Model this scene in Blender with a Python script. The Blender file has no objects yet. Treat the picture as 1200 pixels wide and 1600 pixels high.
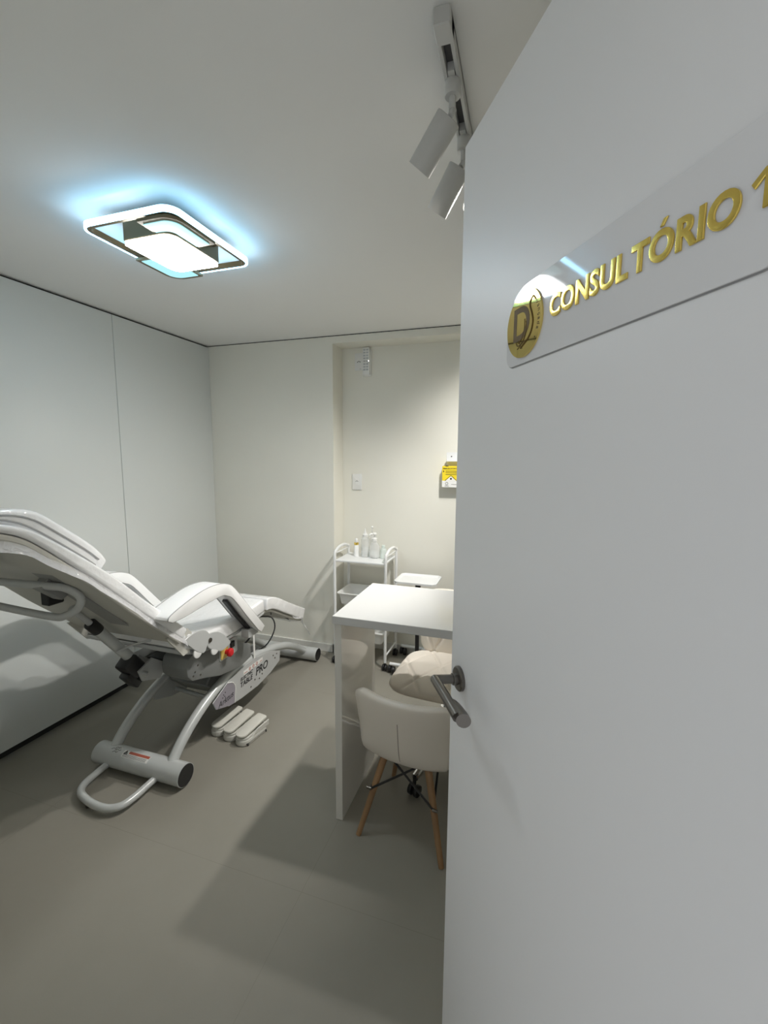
import bpy, bmesh, math, random
from mathutils import Vector, Matrix, noise
random.seed(4)
SC = bpy.context.scene
COL = SC.collection
PI = math.pi

# ------------------------------------------------------------------ materials
def nt(name):
    m = bpy.data.materials.new(name); m.use_nodes = True
    return m, m.node_tree.nodes, m.node_tree.links, m.node_tree.nodes['Principled BSDF']

def mat(name, col, rough=.5, metal=0., spec=.5, bump=0., bscale=200., bdist=.002, var=0., vscale=3., coat=0., crough=.1):
    m, N, L, p = nt(name)
    p.inputs['Base Color'].default_value = (*col, 1)
    p.inputs['Roughness'].default_value = rough
    p.inputs['Metallic'].default_value = metal
    p.inputs['Specular IOR Level'].default_value = spec
    p.inputs['Coat Weight'].default_value = coat
    p.inputs['Coat Roughness'].default_value = crough
    tc = N.new('ShaderNodeTexCoord')
    if bump:
        n = N.new('ShaderNodeTexNoise'); n.inputs['Scale'].default_value = bscale; n.inputs['Detail'].default_value = 4
        b = N.new('ShaderNodeBump'); b.inputs['Strength'].default_value = bump; b.inputs['Distance'].default_value = bdist
        L.new(tc.outputs['Object'], n.inputs['Vector']); L.new(n.outputs['Fac'], b.inputs['Height']); L.new(b.outputs['Normal'], p.inputs['Normal'])
        if coat: L.new(b.outputs['Normal'], p.inputs['Coat Normal'])
    if var:
        n = N.new('ShaderNodeTexNoise'); n.inputs['Scale'].default_value = vscale; n.inputs['Detail'].default_value = 6
        r = N.new('ShaderNodeValToRGB')
        r.color_ramp.elements[0].position = .3; r.color_ramp.elements[1].position = .7
        r.color_ramp.elements[0].color = (*[c*(1-var) for c in col], 1); r.color_ramp.elements[1].color = (*[min(1, c*(1+var)) for c in col], 1)
        L.new(tc.outputs['Object'], n.inputs['Vector']); L.new(n.outputs['Fac'], r.inputs['Fac']); L.new(r.outputs['Color'], p.inputs['Base Color'])
    return m

def emis(name, col, s, base=None):
    m, N, L, p = nt(name)
    p.inputs['Base Color'].default_value = (*(base or (.8, .8, .8)), 1)
    p.inputs['Roughness'].default_value = .4; p.inputs['Specular IOR Level'].default_value = .1
    p.inputs['Emission Color'].default_value = (*col, 1)
    p.inputs['Emission Strength'].default_value = s
    return m

def film(name, col=(1, 1, 1), clear=.75, rough=.08, spec=.6, bump=0., bscale=30.):
    m, N, L, p = nt(name)
    p.inputs['Base Color'].default_value = (*col, 1)
    p.inputs['Roughness'].default_value = rough
    p.inputs['Specular IOR Level'].default_value = spec
    t = N.new('ShaderNodeBsdfTransparent'); t.inputs['Color'].default_value = (*col, 1)
    x = N.new('ShaderNodeMixShader'); x.inputs[0].default_value = clear
    out = N['Material Output']
    L.new(p.outputs[0], x.inputs[1]); L.new(t.outputs[0], x.inputs[2]); L.new(x.outputs[0], out.inputs['Surface'])
    if bump:
        tc = N.new('ShaderNodeTexCoord'); n = N.new('ShaderNodeTexNoise'); n.inputs['Scale'].default_value = bscale; n.inputs['Distortion'].default_value = 1.5
        b = N.new('ShaderNodeBump'); b.inputs['Strength'].default_value = bump; b.inputs['Distance'].default_value = .01
        L.new(tc.outputs['Object'], n.inputs['Vector']); L.new(n.outputs['Fac'], b.inputs['Height']); L.new(b.outputs['Normal'], p.inputs['Normal'])
    return m

M = {}
M['paint_ceiling'] = mat('ceiling_paint', (.80, .80, .785), .9, spec=.2, bump=.05, bscale=250)
M['paint_beige'] = mat('beige_wall_paint', (.80, .785, .71), .7, spec=.3, bump=.06, bscale=180, var=.015)
M['lacquer'] = mat('white_lacquer_panel', (.665, .685, .665), .11, spec=.5)
M['baseboard'] = mat('baseboard_white', (.74, .735, .70), .35)
M['gap_shade'] = mat('gap_shade', (.02, .02, .02), .8)  # near-black: the shade inside the wall and ceiling gaps, put into the colour
M['door_white'] = mat('door_white_laminate', (.84, .84, .845), .40, spec=.45, bump=.04, bscale=350, bdist=.001)
M['white_gloss'] = mat('white_gloss_laminate', (.60, .60, .59), .16)
M['white_side'] = mat('gloss_side_laminate', (.72, .705, .66), .05, spec=1.0)
M['white_metal'] = mat('white_powder_coat', (.80, .81, .81), .3)
M['white_plastic'] = mat('white_plastic', (.80, .80, .78), .35)
M['grey_metal'] = mat('silver_grey_paint', (.56, .58, .575), .30, metal=.12, spec=.6)
M['housing'] = mat('housing_grey_paint', (.20, .207, .203), .38)
M['light_grey'] = mat('light_grey_paint', (.50, .51, .505), .35, spec=.5)
M['panel_silver'] = mat('silver_panel', (.56, .57, .57), .4, metal=.2)
M['purple_grey'] = mat('purple_grey_print', (.30, .28, .32), .4)
M['black'] = mat('black_plastic', (.012, .012, .013), .4)
M['black_print'] = mat('black_print', (.02, .02, .022), .5)
M['grey_print'] = mat('grey_print', (.30, .30, .29), .5)
M['orange_print'] = mat('orange_red_print', (.42, .10, .06), .5)
M['red'] = mat('red_button', (.62, .015, .02), .25)
M['yellow_plate'] = mat('yellow_plate', (.72, .55, .15), .4)
M['vinyl'] = mat('white_vinyl', (.84, .84, .83), .38, spec=.45, bump=.08, bscale=120, bdist=.001)
M['vinyl_wrapped'] = mat('white_vinyl_under_film', (.80, .80, .80), .4, bump=.5, bscale=20, bdist=.010, coat=.9, crough=.06)
M['board_beige'] = mat('beige_backboard', (.56, .55, .50), .45, spec=.4)
M['film'] = film('clear_plastic_film', (.95, .95, .97), .52, .1, .7, bump=.8, bscale=26)
M['piping'] = mat('grey_piping', (.33, .33, .32), .5)
M['pedal'] = mat('pedal_grey_beige', (.58, .575, .53), .45, bump=.05, bscale=300)
M['pedal_top'] = mat('pedal_top_beige', (.66, .65, .59), .5, bump=.1, bscale=400)
M['pu_cream'] = mat('cream_leatherette', (.76, .705, .625), .4, spec=.45, bump=.08, bscale=220, bdist=.001)
M['seam'] = mat('seam_thread', (.36, .31, .27), .7)
M['seam_light'] = mat('pale_seam', (.60, .565, .51), .6)
M['wood'] = mat('beech_wood', (.30, .175, .085), .42, var=.16, vscale=14)
M['chrome'] = mat('chrome', (.75, .75, .76), .09, metal=1)
M['steel'] = mat('satin_steel', (.19, .178, .162), .3, metal=1)
M['gold'] = mat('polished_gold', (.92, .68, .17), .2, metal=1)
M['gold_mirror'] = mat('gold_mirror', (.90, .70, .24), .03, metal=1)
M['gold_dark'] = mat('engraved_gold', (.13, .075, .008), .6)
M['sign_white'] = mat('white_acrylic', (.79, .79, .80), .05, spec=.6)
M['sign_edge_shade'] = mat('acrylic_edge_shade', (.30, .30, .30), .3)  # plate edge with its thin shadow line painted in as dark grey
M['bronze'] = mat('bronze_metal', (.17, .135, .075), .38, metal=.5)
M['rail_dark'] = mat('track_channel', (.10, .10, .10), .5)
M['spot_body'] = mat('spot_white_paint', (.58, .58, .565), .5)
M['yellow_card'] = mat('yellow_cardboard', (.86, .66, .02), .5)
M['white_card'] = mat('white_cardboard', (.82, .82, .80), .5)
M['clear'] = film('clear_plastic', (.94, .945, .94), .72, .05, .8)
M['frosted'] = film('frosted_plastic', (.95, .96, .95), .40, .3, .5)
M['mint'] = film('pale_mint_plastic', (.86, .92, .89), .45, .3, .5)
M['label_white'] = mat('bottle_label', (.84, .84, .82), .45)
M['button_dark'] = mat('remote_button', (.50, .52, .53), .5)
M['rubber'] = mat('dark_rubber', (.02, .02, .02), .7)
M['lamp_white'] = emis('lamp_diffuser', (.93, .975, 1.0), 25)
M['lamp_ring'] = emis('lamp_ring_diffuser', (.30, .68, 1.0), 11)
M['lamp_blue'] = emis('lamp_side_diffuser', (.44, .86, .92), .85, (.02, .04, .05))
M['spot_lens'] = emis('spot_lens', (1.0, .93, .82), 25)
M['led_white'] = emis('indicator_led', (1, .95, .9), 4)

# floor: large porcelain tiles with hairline joints
def floor_mat():
    m, N, L, p = nt('porcelain_floor')
    tc = N.new('ShaderNodeTexCoord'); sep = N.new('ShaderNodeSeparateXYZ'); L.new(tc.outputs['Object'], sep.inputs[0])
    def joint(sock, off):
        a = N.new('ShaderNodeMath'); a.operation = 'ADD'; a.inputs[1].default_value = off; L.new(sock, a.inputs[0])
        f = N.new('ShaderNodeMath'); f.operation = 'PINGPONG'; f.inputs[1].default_value = .6; L.new(a.outputs[0], f.inputs[0])
        c = N.new('ShaderNodeMath'); c.operation = 'LESS_THAN'; c.inputs[1].default_value = .0011; L.new(f.outputs[0], c.inputs[0])
        return c.outputs[0]
    jx = joint(sep.outputs['X'], .676 + 12); jy = joint(sep.outputs['Y'], -1.19 + 12)
    mx = N.new('ShaderNodeMath'); mx.operation = 'MAXIMUM'; L.new(jx, mx.inputs[0]); L.new(jy, mx.inputs[1])
    n1 = N.new('ShaderNodeTexNoise'); n1.inputs['Scale'].default_value = 1.6; n1.inputs['Detail'].default_value = 8; n1.inputs['Roughness'].default_value = .65
    L.new(tc.outputs['Object'], n1.inputs['Vector'])
    r = N.new('ShaderNodeValToRGB')
    r.color_ramp.elements[0].position = .35; r.color_ramp.elements[0].color = (.250, .237, .200, 1)
    r.color_ramp.elements[1].position = .68; r.color_ramp.elements[1].color = (.274, .260, .222, 1)
    L.new(n1.outputs['Fac'], r.inputs['Fac'])
    mc = N.new('ShaderNodeMixRGB'); mc.inputs[2].default_value = (.226, .213, .180, 1)
    L.new(mx.outputs[0], mc.inputs[0]); L.new(r.outputs['Color'], mc.inputs[1]); L.new(mc.outputs[0], p.inputs['Base Color'])
    n2 = N.new('ShaderNodeTexNoise'); n2.inputs['Scale'].default_value = 260; L.new(tc.outputs['Object'], n2.inputs['Vector'])
    b = N.new('ShaderNodeBump'); b.inputs['Strength'].default_value = .12; b.inputs['Distance'].default_value = .001
    L.new(n2.outputs['Fac'], b.inputs['Height']); L.new(b.outputs['Normal'], p.inputs['Normal'])
    p.inputs['Roughness'].default_value = .48; p.inputs['Specular IOR Level'].default_value = .4
    return m
M['floor'] = floor_mat()

# ------------------------------------------------------------------ mesh builder
def frames(pts):
    T = []
    n = len(pts)
    for i in range(n):
        a = pts[max(0, i-1)]; b = pts[min(n-1, i+1)]
        T.append((b-a).normalized())
    t = T[0]; ref = Vector((0, 0, 1)) if abs(t.z) < .9 else Vector((1, 0, 0))
    u = (ref - t*ref.dot(t)).normalized(); out = []
    for i in range(n):
        u = (u - T[i]*u.dot(T[i])).normalized()
        out.append((T[i], u, T[i].cross(u)))
    return out

def smooth_path(pts, k=6):
    P = [Vector(p) for p in pts]; out = []
    for i in range(len(P)-1):
        p0 = P[max(0, i-1)]; p1 = P[i]; p2 = P[i+1]; p3 = P[min(len(P)-1, i+2)]
        for j in range(k):
            t = j/k
            out.append(.5*((2*p1)+(p2-p0)*t+(2*p0-5*p1+4*p2-p3)*t*t+(3*p1-p0-3*p2+p3)*t**3))
    out.append(P[-1]); return out

class MB:
    def __init__(s): s.bm = bmesh.new()
    def _merge(s, b):
        me = bpy.data.meshes.new('tmp'); b.to_mesh(me); b.free(); s.bm.from_mesh(me); bpy.data.meshes.remove(me)
    def box(s, a, b, bev=0., seg=2, mtx=None):
        t = bmesh.new(); bmesh.ops.create_cube(t, size=1)
        c = [(a[i]+b[i])/2 for i in range(3)]; d = [abs(b[i]-a[i]) for i in range(3)]
        for v in t.verts: v.co = Vector([v.co[i]*d[i]+c[i] for i in range(3)])
        if bev: bmesh.ops.bevel(t, geom=t.edges[:], offset=min(bev, min(d)*.49), segments=seg, profile=.5, affect='EDGES')
        if mtx: bmesh.ops.transform(t, matrix=mtx, verts=t.verts)
        s._merge(t); return s
    def prism(s, pts, axis, lo, hi, bev=0., seg=2, mtx=None, ang=20):
        """polygon of 2D points extruded along an axis (0:x -> pts are (y,z), 1:y -> (x,z), 2:z -> (x,y))"""
        t = bmesh.new()
        def p3(p, w): return Vector({0: (w, p[0], p[1]), 1: (p[0], w, p[1]), 2: (p[0], p[1], w)}[axis])
        A = [t.verts.new(p3(p, lo)) for p in pts]; B = [t.verts.new(p3(p, hi)) for p in pts]
        t.faces.new(A); t.faces.new(B[::-1]); n = len(pts)
        for i in range(n): t.faces.new([A[i], B[i], B[(i+1) % n], A[(i+1) % n]])
        bmesh.ops.recalc_face_normals(t, faces=t.faces)
        if bev:
            es = [e for e in t.edges if len(e.link_faces) == 2 and e.calc_face_angle(0) > math.radians(ang)]
            bmesh.ops.bevel(t, geom=es, offset=bev, segments=seg, profile=.5, affect='EDGES', clamp_overlap=True)
        if mtx: bmesh.ops.transform(t, matrix=mtx, verts=t.verts)
        s._merge(t); return s
    def tube(s, pts, r, n=14, cap=True, smooth=0, inner=None, closed=False):
        P = smooth_path(pts, smooth) if smooth else [Vector(p) for p in pts]
        if closed: P = P[:-1] if (P[0]-P[-1]).length < 1e-6 else P
        t = bmesh.new()
        R = r if isinstance(r, (list, tuple)) else None
        fr = frames(P); rings = []
        m = len(P)
        for i, p in enumerate(P):
            if closed:
                T = (P[(i+1) % m]-P[i-1]).normalized(); ref = Vector((0, 0, 1)) if abs(T.z) < .9 else Vector((1, 0, 0))
                u = (ref-T*ref.dot(T)).normalized(); v = T.cross(u)
            else: T, u, v = fr[i]
            rr = R[0]+(R[1]-R[0])*i/max(1, m-1) if R else r
            rings.append([t.verts.new(p+u*rr*math.cos(2*PI*k/n)+v*rr*math.sin(2*PI*k/n)) for k in range(n)])
        for i in range(m if closed else m-1):
            a = rings[i]; b = rings[(i+1) % m]
            for k in range(n): t.faces.new([a[k], a[(k+1) % n], b[(k+1) % n], b[k]])
        if cap and not closed: t.faces.new(rings[0][::-1]); t.faces.new(rings[-1])
        bmesh.ops.recalc_face_normals(t, faces=t.faces)
        s._merge(t); return s
    def cyl(s, a, b, r, n=24, bev=0.):
        a = Vector(a); b = Vector(b)
        if bev:
            d = (b-a).normalized()
            R = [(a, r-bev), (a+d*bev*.3, r-bev*.3), (a+d*bev, r), (b-d*bev, r), (b-d*bev*.3, r-bev*.3), (b, r-bev)]
        else: R = [(a, r), (b, r)]
        return s.rings(R, n)
    def rings(s, R, n=24, cap=True):
        d = (R[-1][0]-R[0][0]).normalized(); ref = Vector((0, 0, 1)) if abs(d.z) < .9 else Vector((1, 0, 0))
        u = (ref-d*ref.dot(d)).normalized(); v = d.cross(u); t = bmesh.new()
        rs = [[t.verts.new(p+u*r*math.cos(2*PI*k/n)+v*r*math.sin(2*PI*k/n)) for k in range(n)] for p, r in R]
        for a, b in zip(rs, rs[1:]):
            for k in range(n): t.faces.new([a[k], a[(k+1) % n], b[(k+1) % n], b[k]])
        if cap: t.faces.new(rs[0][::-1]); t.faces.new(rs[-1])
        bmesh.ops.recalc_face_normals(t, faces=t.faces); s._merge(t); return s
    def lathe(s, c, prof, n=24, sy=1.):
        """profile of (r, z) about a vertical axis at c; sy squashes the depth"""
        t = bmesh.new(); rs = []
        for r, z in prof:
            rs.append([t.verts.new((c[0]+max(r, 1e-4)*math.cos(2*PI*k/n), c[1]+sy*max(r, 1e-4)*math.sin(2*PI*k/n), c[2]+z)) for k in range(n)])
        for a, b in zip(rs, rs[1:]):
            for k in range(n): t.faces.new([a[k], a[(k+1) % n], b[(k+1) % n], b[k]])
        t.faces.new(rs[0][::-1]); t.faces.new(rs[-1])
        bmesh.ops.recalc_face_normals(t, faces=t.faces); s._merge(t); return s
    def sphere(s, c, r, sc=(1, 1, 1), n=16):
        t = bmesh.new(); bmesh.ops.create_uvsphere(t, u_segments=n*2, v_segments=n, radius=r)
        for v in t.verts: v.co = Vector([v.co[i]*sc[i]+c[i] for i in range(3)])
        s._merge(t); return s
    def grid(s, f, nu, nv):
        """open sheet from f(u, v), u and v in 0..1"""
        t = bmesh.new(); V = [[t.verts.new(f(i/nu, j/nv)) for j in range(nv+1)] for i in range(nu+1)]
        for i in range(nu):
            for j in range(nv): t.faces.new([V[i][j], V[i+1][j], V[i+1][j+1], V[i][j+1]])
        s._merge(t); return s
    def rot(s, mtx): bmesh.ops.transform(s.bm, matrix=mtx, verts=s.bm.verts); return s
    def build(s, name, m, parent=None, sharp=35, label=None):
        bm = s.bm
        bmesh.ops.remove_doubles(bm, verts=bm.verts, dist=1e-6)
        o0 = ORG.get(parent.name, Vector()) if parent else Vector()
        for v in bm.verts: v.co -= o0
        lim = math.radians(sharp)
        for e in bm.edges:
            e.smooth = len(e.link_faces) == 2 and e.calc_face_angle(0) < lim
        for f in bm.faces: f.smooth = True
        me = bpy.data.meshes.new(name); bm.to_mesh(me); bm.free()
        me.materials.append(M[m] if isinstance(m, str) else m)
        o = bpy.data.objects.new(name, me); COL.objects.link(o)
        if parent: o.parent = parent; ORG[o.name] = o0.copy()
        if label: o['label'] = label
        return o

ORG = {}
def tag(o, label, cat, group=None):
    o['label'] = label; o['category'] = cat
    if group: o['group'] = group
    return o
def thing(name, label, cat, loc=(0, 0, 0), rz=0., group=None):
    """an Empty at the thing's base; its parts are given in world coordinates unless it is turned"""
    o = bpy.data.objects.new(name, None); COL.objects.link(o); o.empty_display_size = .05
    o.location = loc; o.rotation_euler = (0, 0, rz)
    ORG[o.name] = Vector(loc) if not rz else Vector()
    return tag(o, label, cat, group)
def local(o): ORG[o.name] = Vector(); return o
def struct(o): o['kind'] = 'structure'; return o

def text_mesh(body, size, extrude, mtx, bold=0., bevel=0., align='LEFT', spacing=1., shear=0.):
    c = bpy.data.curves.new('lettering', 'FONT'); c.body = body; c.size = size; c.extrude = extrude; c.offset = bold
    c.bevel_depth = bevel; c.align_x = align; c.space_character = spacing; c.shear = shear; c.resolution_u = 6
    o = bpy.data.objects.new('lettering', c); COL.objects.link(o)
    dg = bpy.context.evaluated_depsgraph_get(); dg.update()
    me = bpy.data.meshes.new_from_object(o.evaluated_get(dg)); bpy.data.objects.remove(o); bpy.data.curves.remove(c)
    me.transform(mtx); b = bmesh.new(); b.from_mesh(me); bpy.data.meshes.remove(me); return b
def text(mb, *a, **k):
    mb._merge(text_mesh(*a, **k)); return mb
def text_width(body, size, **k):
    b = text_mesh(body, size, 0, Matrix(), **k); xs = [v.co.x for v in b.verts]; b.free(); return min(xs), max(xs)
def basis(o, x, y, z):
    return Matrix(((x[0], y[0], z[0], o[0]), (x[1], y[1], z[1], o[1]), (x[2], y[2], z[2], o[2]), (0, 0, 0, 1)))
def rrect(x0, y0, x1, y1, r, n=6):
    """rounded rectangle; r is one radius or four (at x0y0, x1y0, x1y1, x0y1)"""
    R = r if isinstance(r, (list, tuple)) else [r]*4; out = []
    for (cx, cy, a0), q in zip(((x0, y0, PI), (x1, y0, 1.5*PI), (x1, y1, 0), (x0, y1, .5*PI)), R):
        ox = cx + (q if cx == x0 else -q); oy = cy + (q if cy == y0 else -q)
        if q < 1e-5: out.append((cx, cy)); continue
        for k in range(n+1):
            a = a0+.5*PI*k/n; out.append((ox+q*math.cos(a), oy+q*math.sin(a)))
    return out

# ------------------------------------------------------------------ the room
XL, YB, YN, CZ, XR, XC = -2.396, 2.95, 3.125, 2.349, .85, -1.342
struct(MB().box((XL-.1, -.0, -.05), (XR+.1, 3.4, 0)).build('floor', 'floor'))
struct(MB().box((XL-.12, .0, CZ), (XR+.12, 3.4, CZ+.08)).build('ceiling', 'paint_ceiling'))
wl = struct(MB().box((XL-.12, .0, 0), (XL-.022, 3.3, CZ)).build('wall_left', 'gap_shade'))  # backing coloured dark so the gaps around the panels read as shade
for a, b in ((.21, .880), (.884, 2.1025), (2.1055, 2.949)):
    MB().box((XL-.022, a, .040), (XL, b, CZ-.013), .0012, 1).build('panel', 'lacquer', wl, label='glossy white wall panel')
struct(MB().box((XL-.02, YB, 0), (XC, 3.3, CZ-.006)).box((XC, YB, 2.295), (XR, 3.3, CZ-.006)).box((XC, YN, 0), (XR, 3.3, 2.295)).build('wall_back', 'paint_beige'))
struct(MB().box((XL-.02, YB+.004, CZ-.007), (XR, YB+.05, CZ)).build('gap_shade_strip', 'gap_shade'))  # dark strip painted as the shadow line between back wall and ceiling
struct(MB().box((XR, .0, 0), (XR+.1, 3.3, CZ)).build('wall_right', 'paint_beige'))
struct(MB().box((XL-.02, .06, 0), (-.56, .20, CZ)).box((.305, .06, 0), (XR, .20, CZ)).box((-.56, .06, 2.12), (.305, .20, CZ)).build('wall_front', 'paint_beige'))
struct(MB().box((XL, YB-.013, 0), (XC-.002, YB, .062), .002, 1).box((XC-.015, YB-.013, 0), (XC, YN, .062), .002, 1).box((XC, YN-.013, 0), (XR, YN, .062), .002, 1).build('baseboard_back', 'baseboard'))

# door leaf, swung open: its free edge at E, d runs along the leaf towards the hinge, n faces the room's left
E = Vector((-.14, .936, 0)); D = Vector((.511, -.86, 0)).normalized(); NRM = Vector((D.y, -D.x, 0)); UP = Vector((0, 0, 1))
DM = basis(E, D, UP, NRM)           # local x along the leaf, y up, z out of the face
door = MB().box((0, .008, -.035), (.82, 2.10, 0), .0015, 1, DM).build('door_1', 'door_white'); struct(door)
# lever handle
def dpt(s, z, o): return E + D*s + UP*z + NRM*o
h = MB().rings([(dpt(.0515, 1.031, 0), .0262), (dpt(.0515, 1.031, .006), .0262), (dpt(.0515, 1.031, .0085), .0235), (dpt(.0515, 1.031, .009), .013)], 40)
h.cyl(dpt(.0515, 1.031, .008), dpt(.0515, 1.031, .018), .0125)
rose = h.build('door_handle', 'steel', door)
h = MB().tube([dpt(.0515, 1.031, .012), dpt(.0515, 1.035, .057)], .0098, 20)
h.sphere(dpt(.0515, 1.035, .057), .0098)
h.tube([dpt(.0515, 1.035, .057), dpt(.12, 1.033, .058), dpt(.183, 1.031, .060)], .0098, 20)
h.build('lever', 'steel', rose)
h = MB().tube([dpt(.135, 1.031, .056), dpt(.145, 1.031, .052), dpt(.165, 1.031, .051), dpt(.188, 1.031, .052), dpt(.196, 1.031, .054)], [.0085, .0135], 20, smooth=4)
h.build('lever_grip', 'steel', rose)

# door sign
sg = thing('door_sign', 'white acrylic room sign with raised gold lettering and gold round badge on the open door', 'sign', dpt(.41, 1.642, .0))
MB().prism(rrect(.206, 1.642, .614, 1.755, [.018, .018, .018, .055], 8), 2, .0005, .0032, .0004, 1, DM).build('backing_plate', 'sign_white', sg)
MB().prism(rrect(.205, 1.6405, .615, 1.7555, [.019, .019, .019, .056], 8), 2, 0, .0011, 0, 1, DM).build('plate_edge_shade', 'sign_edge_shade', sg)  # slightly larger dark rim: edge thickness plus painted edge shadow
LET = dict(bold=.034, spacing=1.05)
def word(body, s0, s1, z0=1.6862, hgt=.0292):
    """raised letters filling s0..s1 along the door, cap height hgt"""
    a, b = text_width(body, 1, **LET); k = (s1-s0)/(b-a)
    f = MB(); text(f, body.replace('Ó', 'O'), 1, 0, Matrix(), **LET); ys = [v.co.y for v in f.bm.verts]; f.bm.free()
    ky = hgt/(max(ys)-min(ys))
    for o, (bd_, ex, bv, z) in {'gold': (.034, .022, .012, .0042)}.items():
        f = MB(); text(f, body, 1, ex, Matrix.Translation((s0-a*k, z0-min(ys)*ky, z)) @ Matrix.Diagonal((k, ky, .03, 1)), bold=bd_-.008, spacing=1.05, bevel=bv)
        f.rot(DM).build('lettering', o, sg, sharp=25)
word('CONSUL', .3235, .4610); word('TORIO', .4655, .5775)
ta, tb = text_width('TORIO', 1, **LET); tk = .112/(tb-ta); o0, o1 = text_width('O', 1, **LET)
ox = .4655 + tk*(text_width('TO', 1, **LET)[1] - (o1-o0)/2 - ta)
MB().prism([(ox-.0030, 1.7175), (ox+.0010, 1.7175), (ox+.0058, 1.7243), (ox+.0012, 1.7243)], 2, .0032, .0052, .0004, 1, DM).build('lettering', 'gold', sg, sharp=25)
one = [(.5845, 1.7075), (.5945, 1.7154), (.6005, 1.7154), (.6005, 1.6862), (.5945, 1.6862), (.5945, 1.7088), (.5875, 1.7028)]
MB().prism(one, 2, .0032, .0052, .0005, 1, DM).build('lettering', 'gold', sg, sharp=25)
bd = MB().cyl((.2585, 1.698, .0032), (.2585, 1.698, .0058), .0482, 64).rot(DM).build('badge', 'gold_mirror', sg, label='round gold mirror badge with monogram')
b = MB(); text(b, 'D', .068, .0001, Matrix.Translation((.2265, 1.677, .0059)), bold=.0012)
P = lambda pts: [(x, y, .0060) for x, y in pts]
b.tube(P([(.2885, 1.724), (.284, 1.729), (.277, 1.726), (.2755, 1.718), (.281, 1.707), (.2845, 1.695), (.281, 1.682), (.272, 1.673), (.262, 1.668), (.253, 1.664)]), .0012, 6, smooth=5)
b.tube(P([(.266, 1.700), (.268, 1.688), (.263, 1.677), (.254, 1.670), (.244, 1.669), (.240, 1.674)]), .0007, 6, smooth=5)
b.tube(P([(.262, 1.704), (.262, 1.690), (.256, 1.678), (.247, 1.672)]), .0006, 6, smooth=5)
b.tube(P([(.244, 1.664), (.252, 1.668), (.262, 1.672), (.275, 1.672)]), .0006, 6, smooth=5)
b.tube(P([(.246, 1.677), (.251, 1.670), (.257, 1.663)]), .0006, 6, smooth=5)
def arc_text(b, s, a0, step, r, size):
    for k, ch in enumerate(s):
        a = a0 - k*step
        T = Matrix.Translation((.2585+r*math.cos(a), 1.698+r*math.sin(a), .0059)) @ Matrix.Rotation(a-PI/2, 4, 'Z')
        if ch != ' ': text(b, ch, size, .0001, T, align='CENTER')
arc_text(b, 'Estética', math.radians(112), math.radians(8.2), .0385, .0095)
arc_text(b, 'Avançada •', math.radians(38), math.radians(8.6), .0385, .0095)
b.rot(DM).build('monogram', 'gold_dark', bd)

# ------------------------------------------------------------------ ceiling lamp
LX0, LX1, LY0, LY1 = -1.522, -1.118, 1.222, 1.668
lamp = thing('ceiling_lamp', 'square ceiling lamp with glowing white centre and bronze metal frame', 'lamp', (-1.324, 1.456, CZ))
def ring_prism(x0, y0, x1, y1, r, w, z0, z1, n=8):
    t = bmesh.new(); O = rrect(x0, y0, x1, y1, r, n); I = rrect(x0+w, y0+w, x1-w, y1-w, max(r-w, .002), n)
    V = [[t.verts.new((p[0], p[1], z)) for p in L] for L, z in ((O, z0), (O, z1), (I, z1), (I, z0))]
    m = len(O)
    for a in range(4):
        A, B = V[a], V[(a+1) % 4]
        for k in range(m): t.faces.new([A[k], A[(k+1) % m], B[(k+1) % m], B[k]])
    bmesh.ops.recalc_face_normals(t, faces=t.faces); return t
f = MB(); f._merge(ring_prism(LX0, LY0, LX1, LY1, .05, .008, 2.285, 2.303)); f.build('ring_diffuser', 'lamp_ring', lamp, label='glowing outer ring')
f = MB(); f._merge(ring_prism(LX0+.0082, LY0+.0082, LX1-.0082, LY1-.0082, .042, .014, 2.2855, 2.3028))
for x0, y0, x1, y1 in ((LX0+.02, 1.40, -1.36, 1.42), (-1.25, 1.50, LX1-.02, 1.52)): f.box((x0, y0, 2.305), (x1, y1, 2.315))
f.build('ring_frame', 'bronze', lamp)
f = MB().prism(rrect(-1.398, 1.294, -1.189, 1.548, [.006, .042, .006, .042]), 2, 2.2570, 2.348, .002, 1)
f.build('housing', 'bronze', lamp)
MB().prism(rrect(-1.395, 1.297, -1.192, 1.545, [.006, .040, .006, .040]), 2, 2.2420, 2.2575, .003, 2).build('center_diffuser', 'lamp_white', lamp, label='bright white diffuser')
def ell(cx, cy, sx, sy, w, L, r, z0, z1):
    """L-shaped plate around a corner: outer corner at (cx,cy), arms running towards sx/sy"""
    out = []
    n = 6
    out.append((cx+sx*L[0], cy))
    for k in range(n+1):
        a = PI/2*k/n; out.append((cx+sx*(r-r*math.sin(a)), cy+sy*(r-r*math.cos(a))))
    out.append((cx, cy+sy*L[1])); out.append((cx+sx*w, cy+sy*L[1]))
    r2 = max(r-w*.3, .01)
    for k in range(n+1):
        a = PI/2*(1-k/n); out.append((cx+sx*(w+r2-r2*math.sin(a)), cy+sy*(w+r2-r2*math.cos(a))))
    out.append((cx+sx*L[0], cy+sy*w))
    return out
for cx, cy, sx, sy in ((-1.112, 1.222, -1, 1), (-1.502, 1.652, 1, -1)):
    fr = MB().prism(ell(cx, cy, sx, sy, .095, (.146, .206), .06, 0, 0), 2, 2.2640, 2.2740).build('corner_frame', 'bronze', lamp)
    MB().prism(ell(cx+sx*.018, cy+sy*.018, sx, sy, .056, (.118, .178), .045, 0, 0), 2, 2.2615, 2.2642).build('corner_diffuser', 'lamp_blue', fr, label='pale blue glowing corner')

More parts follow.
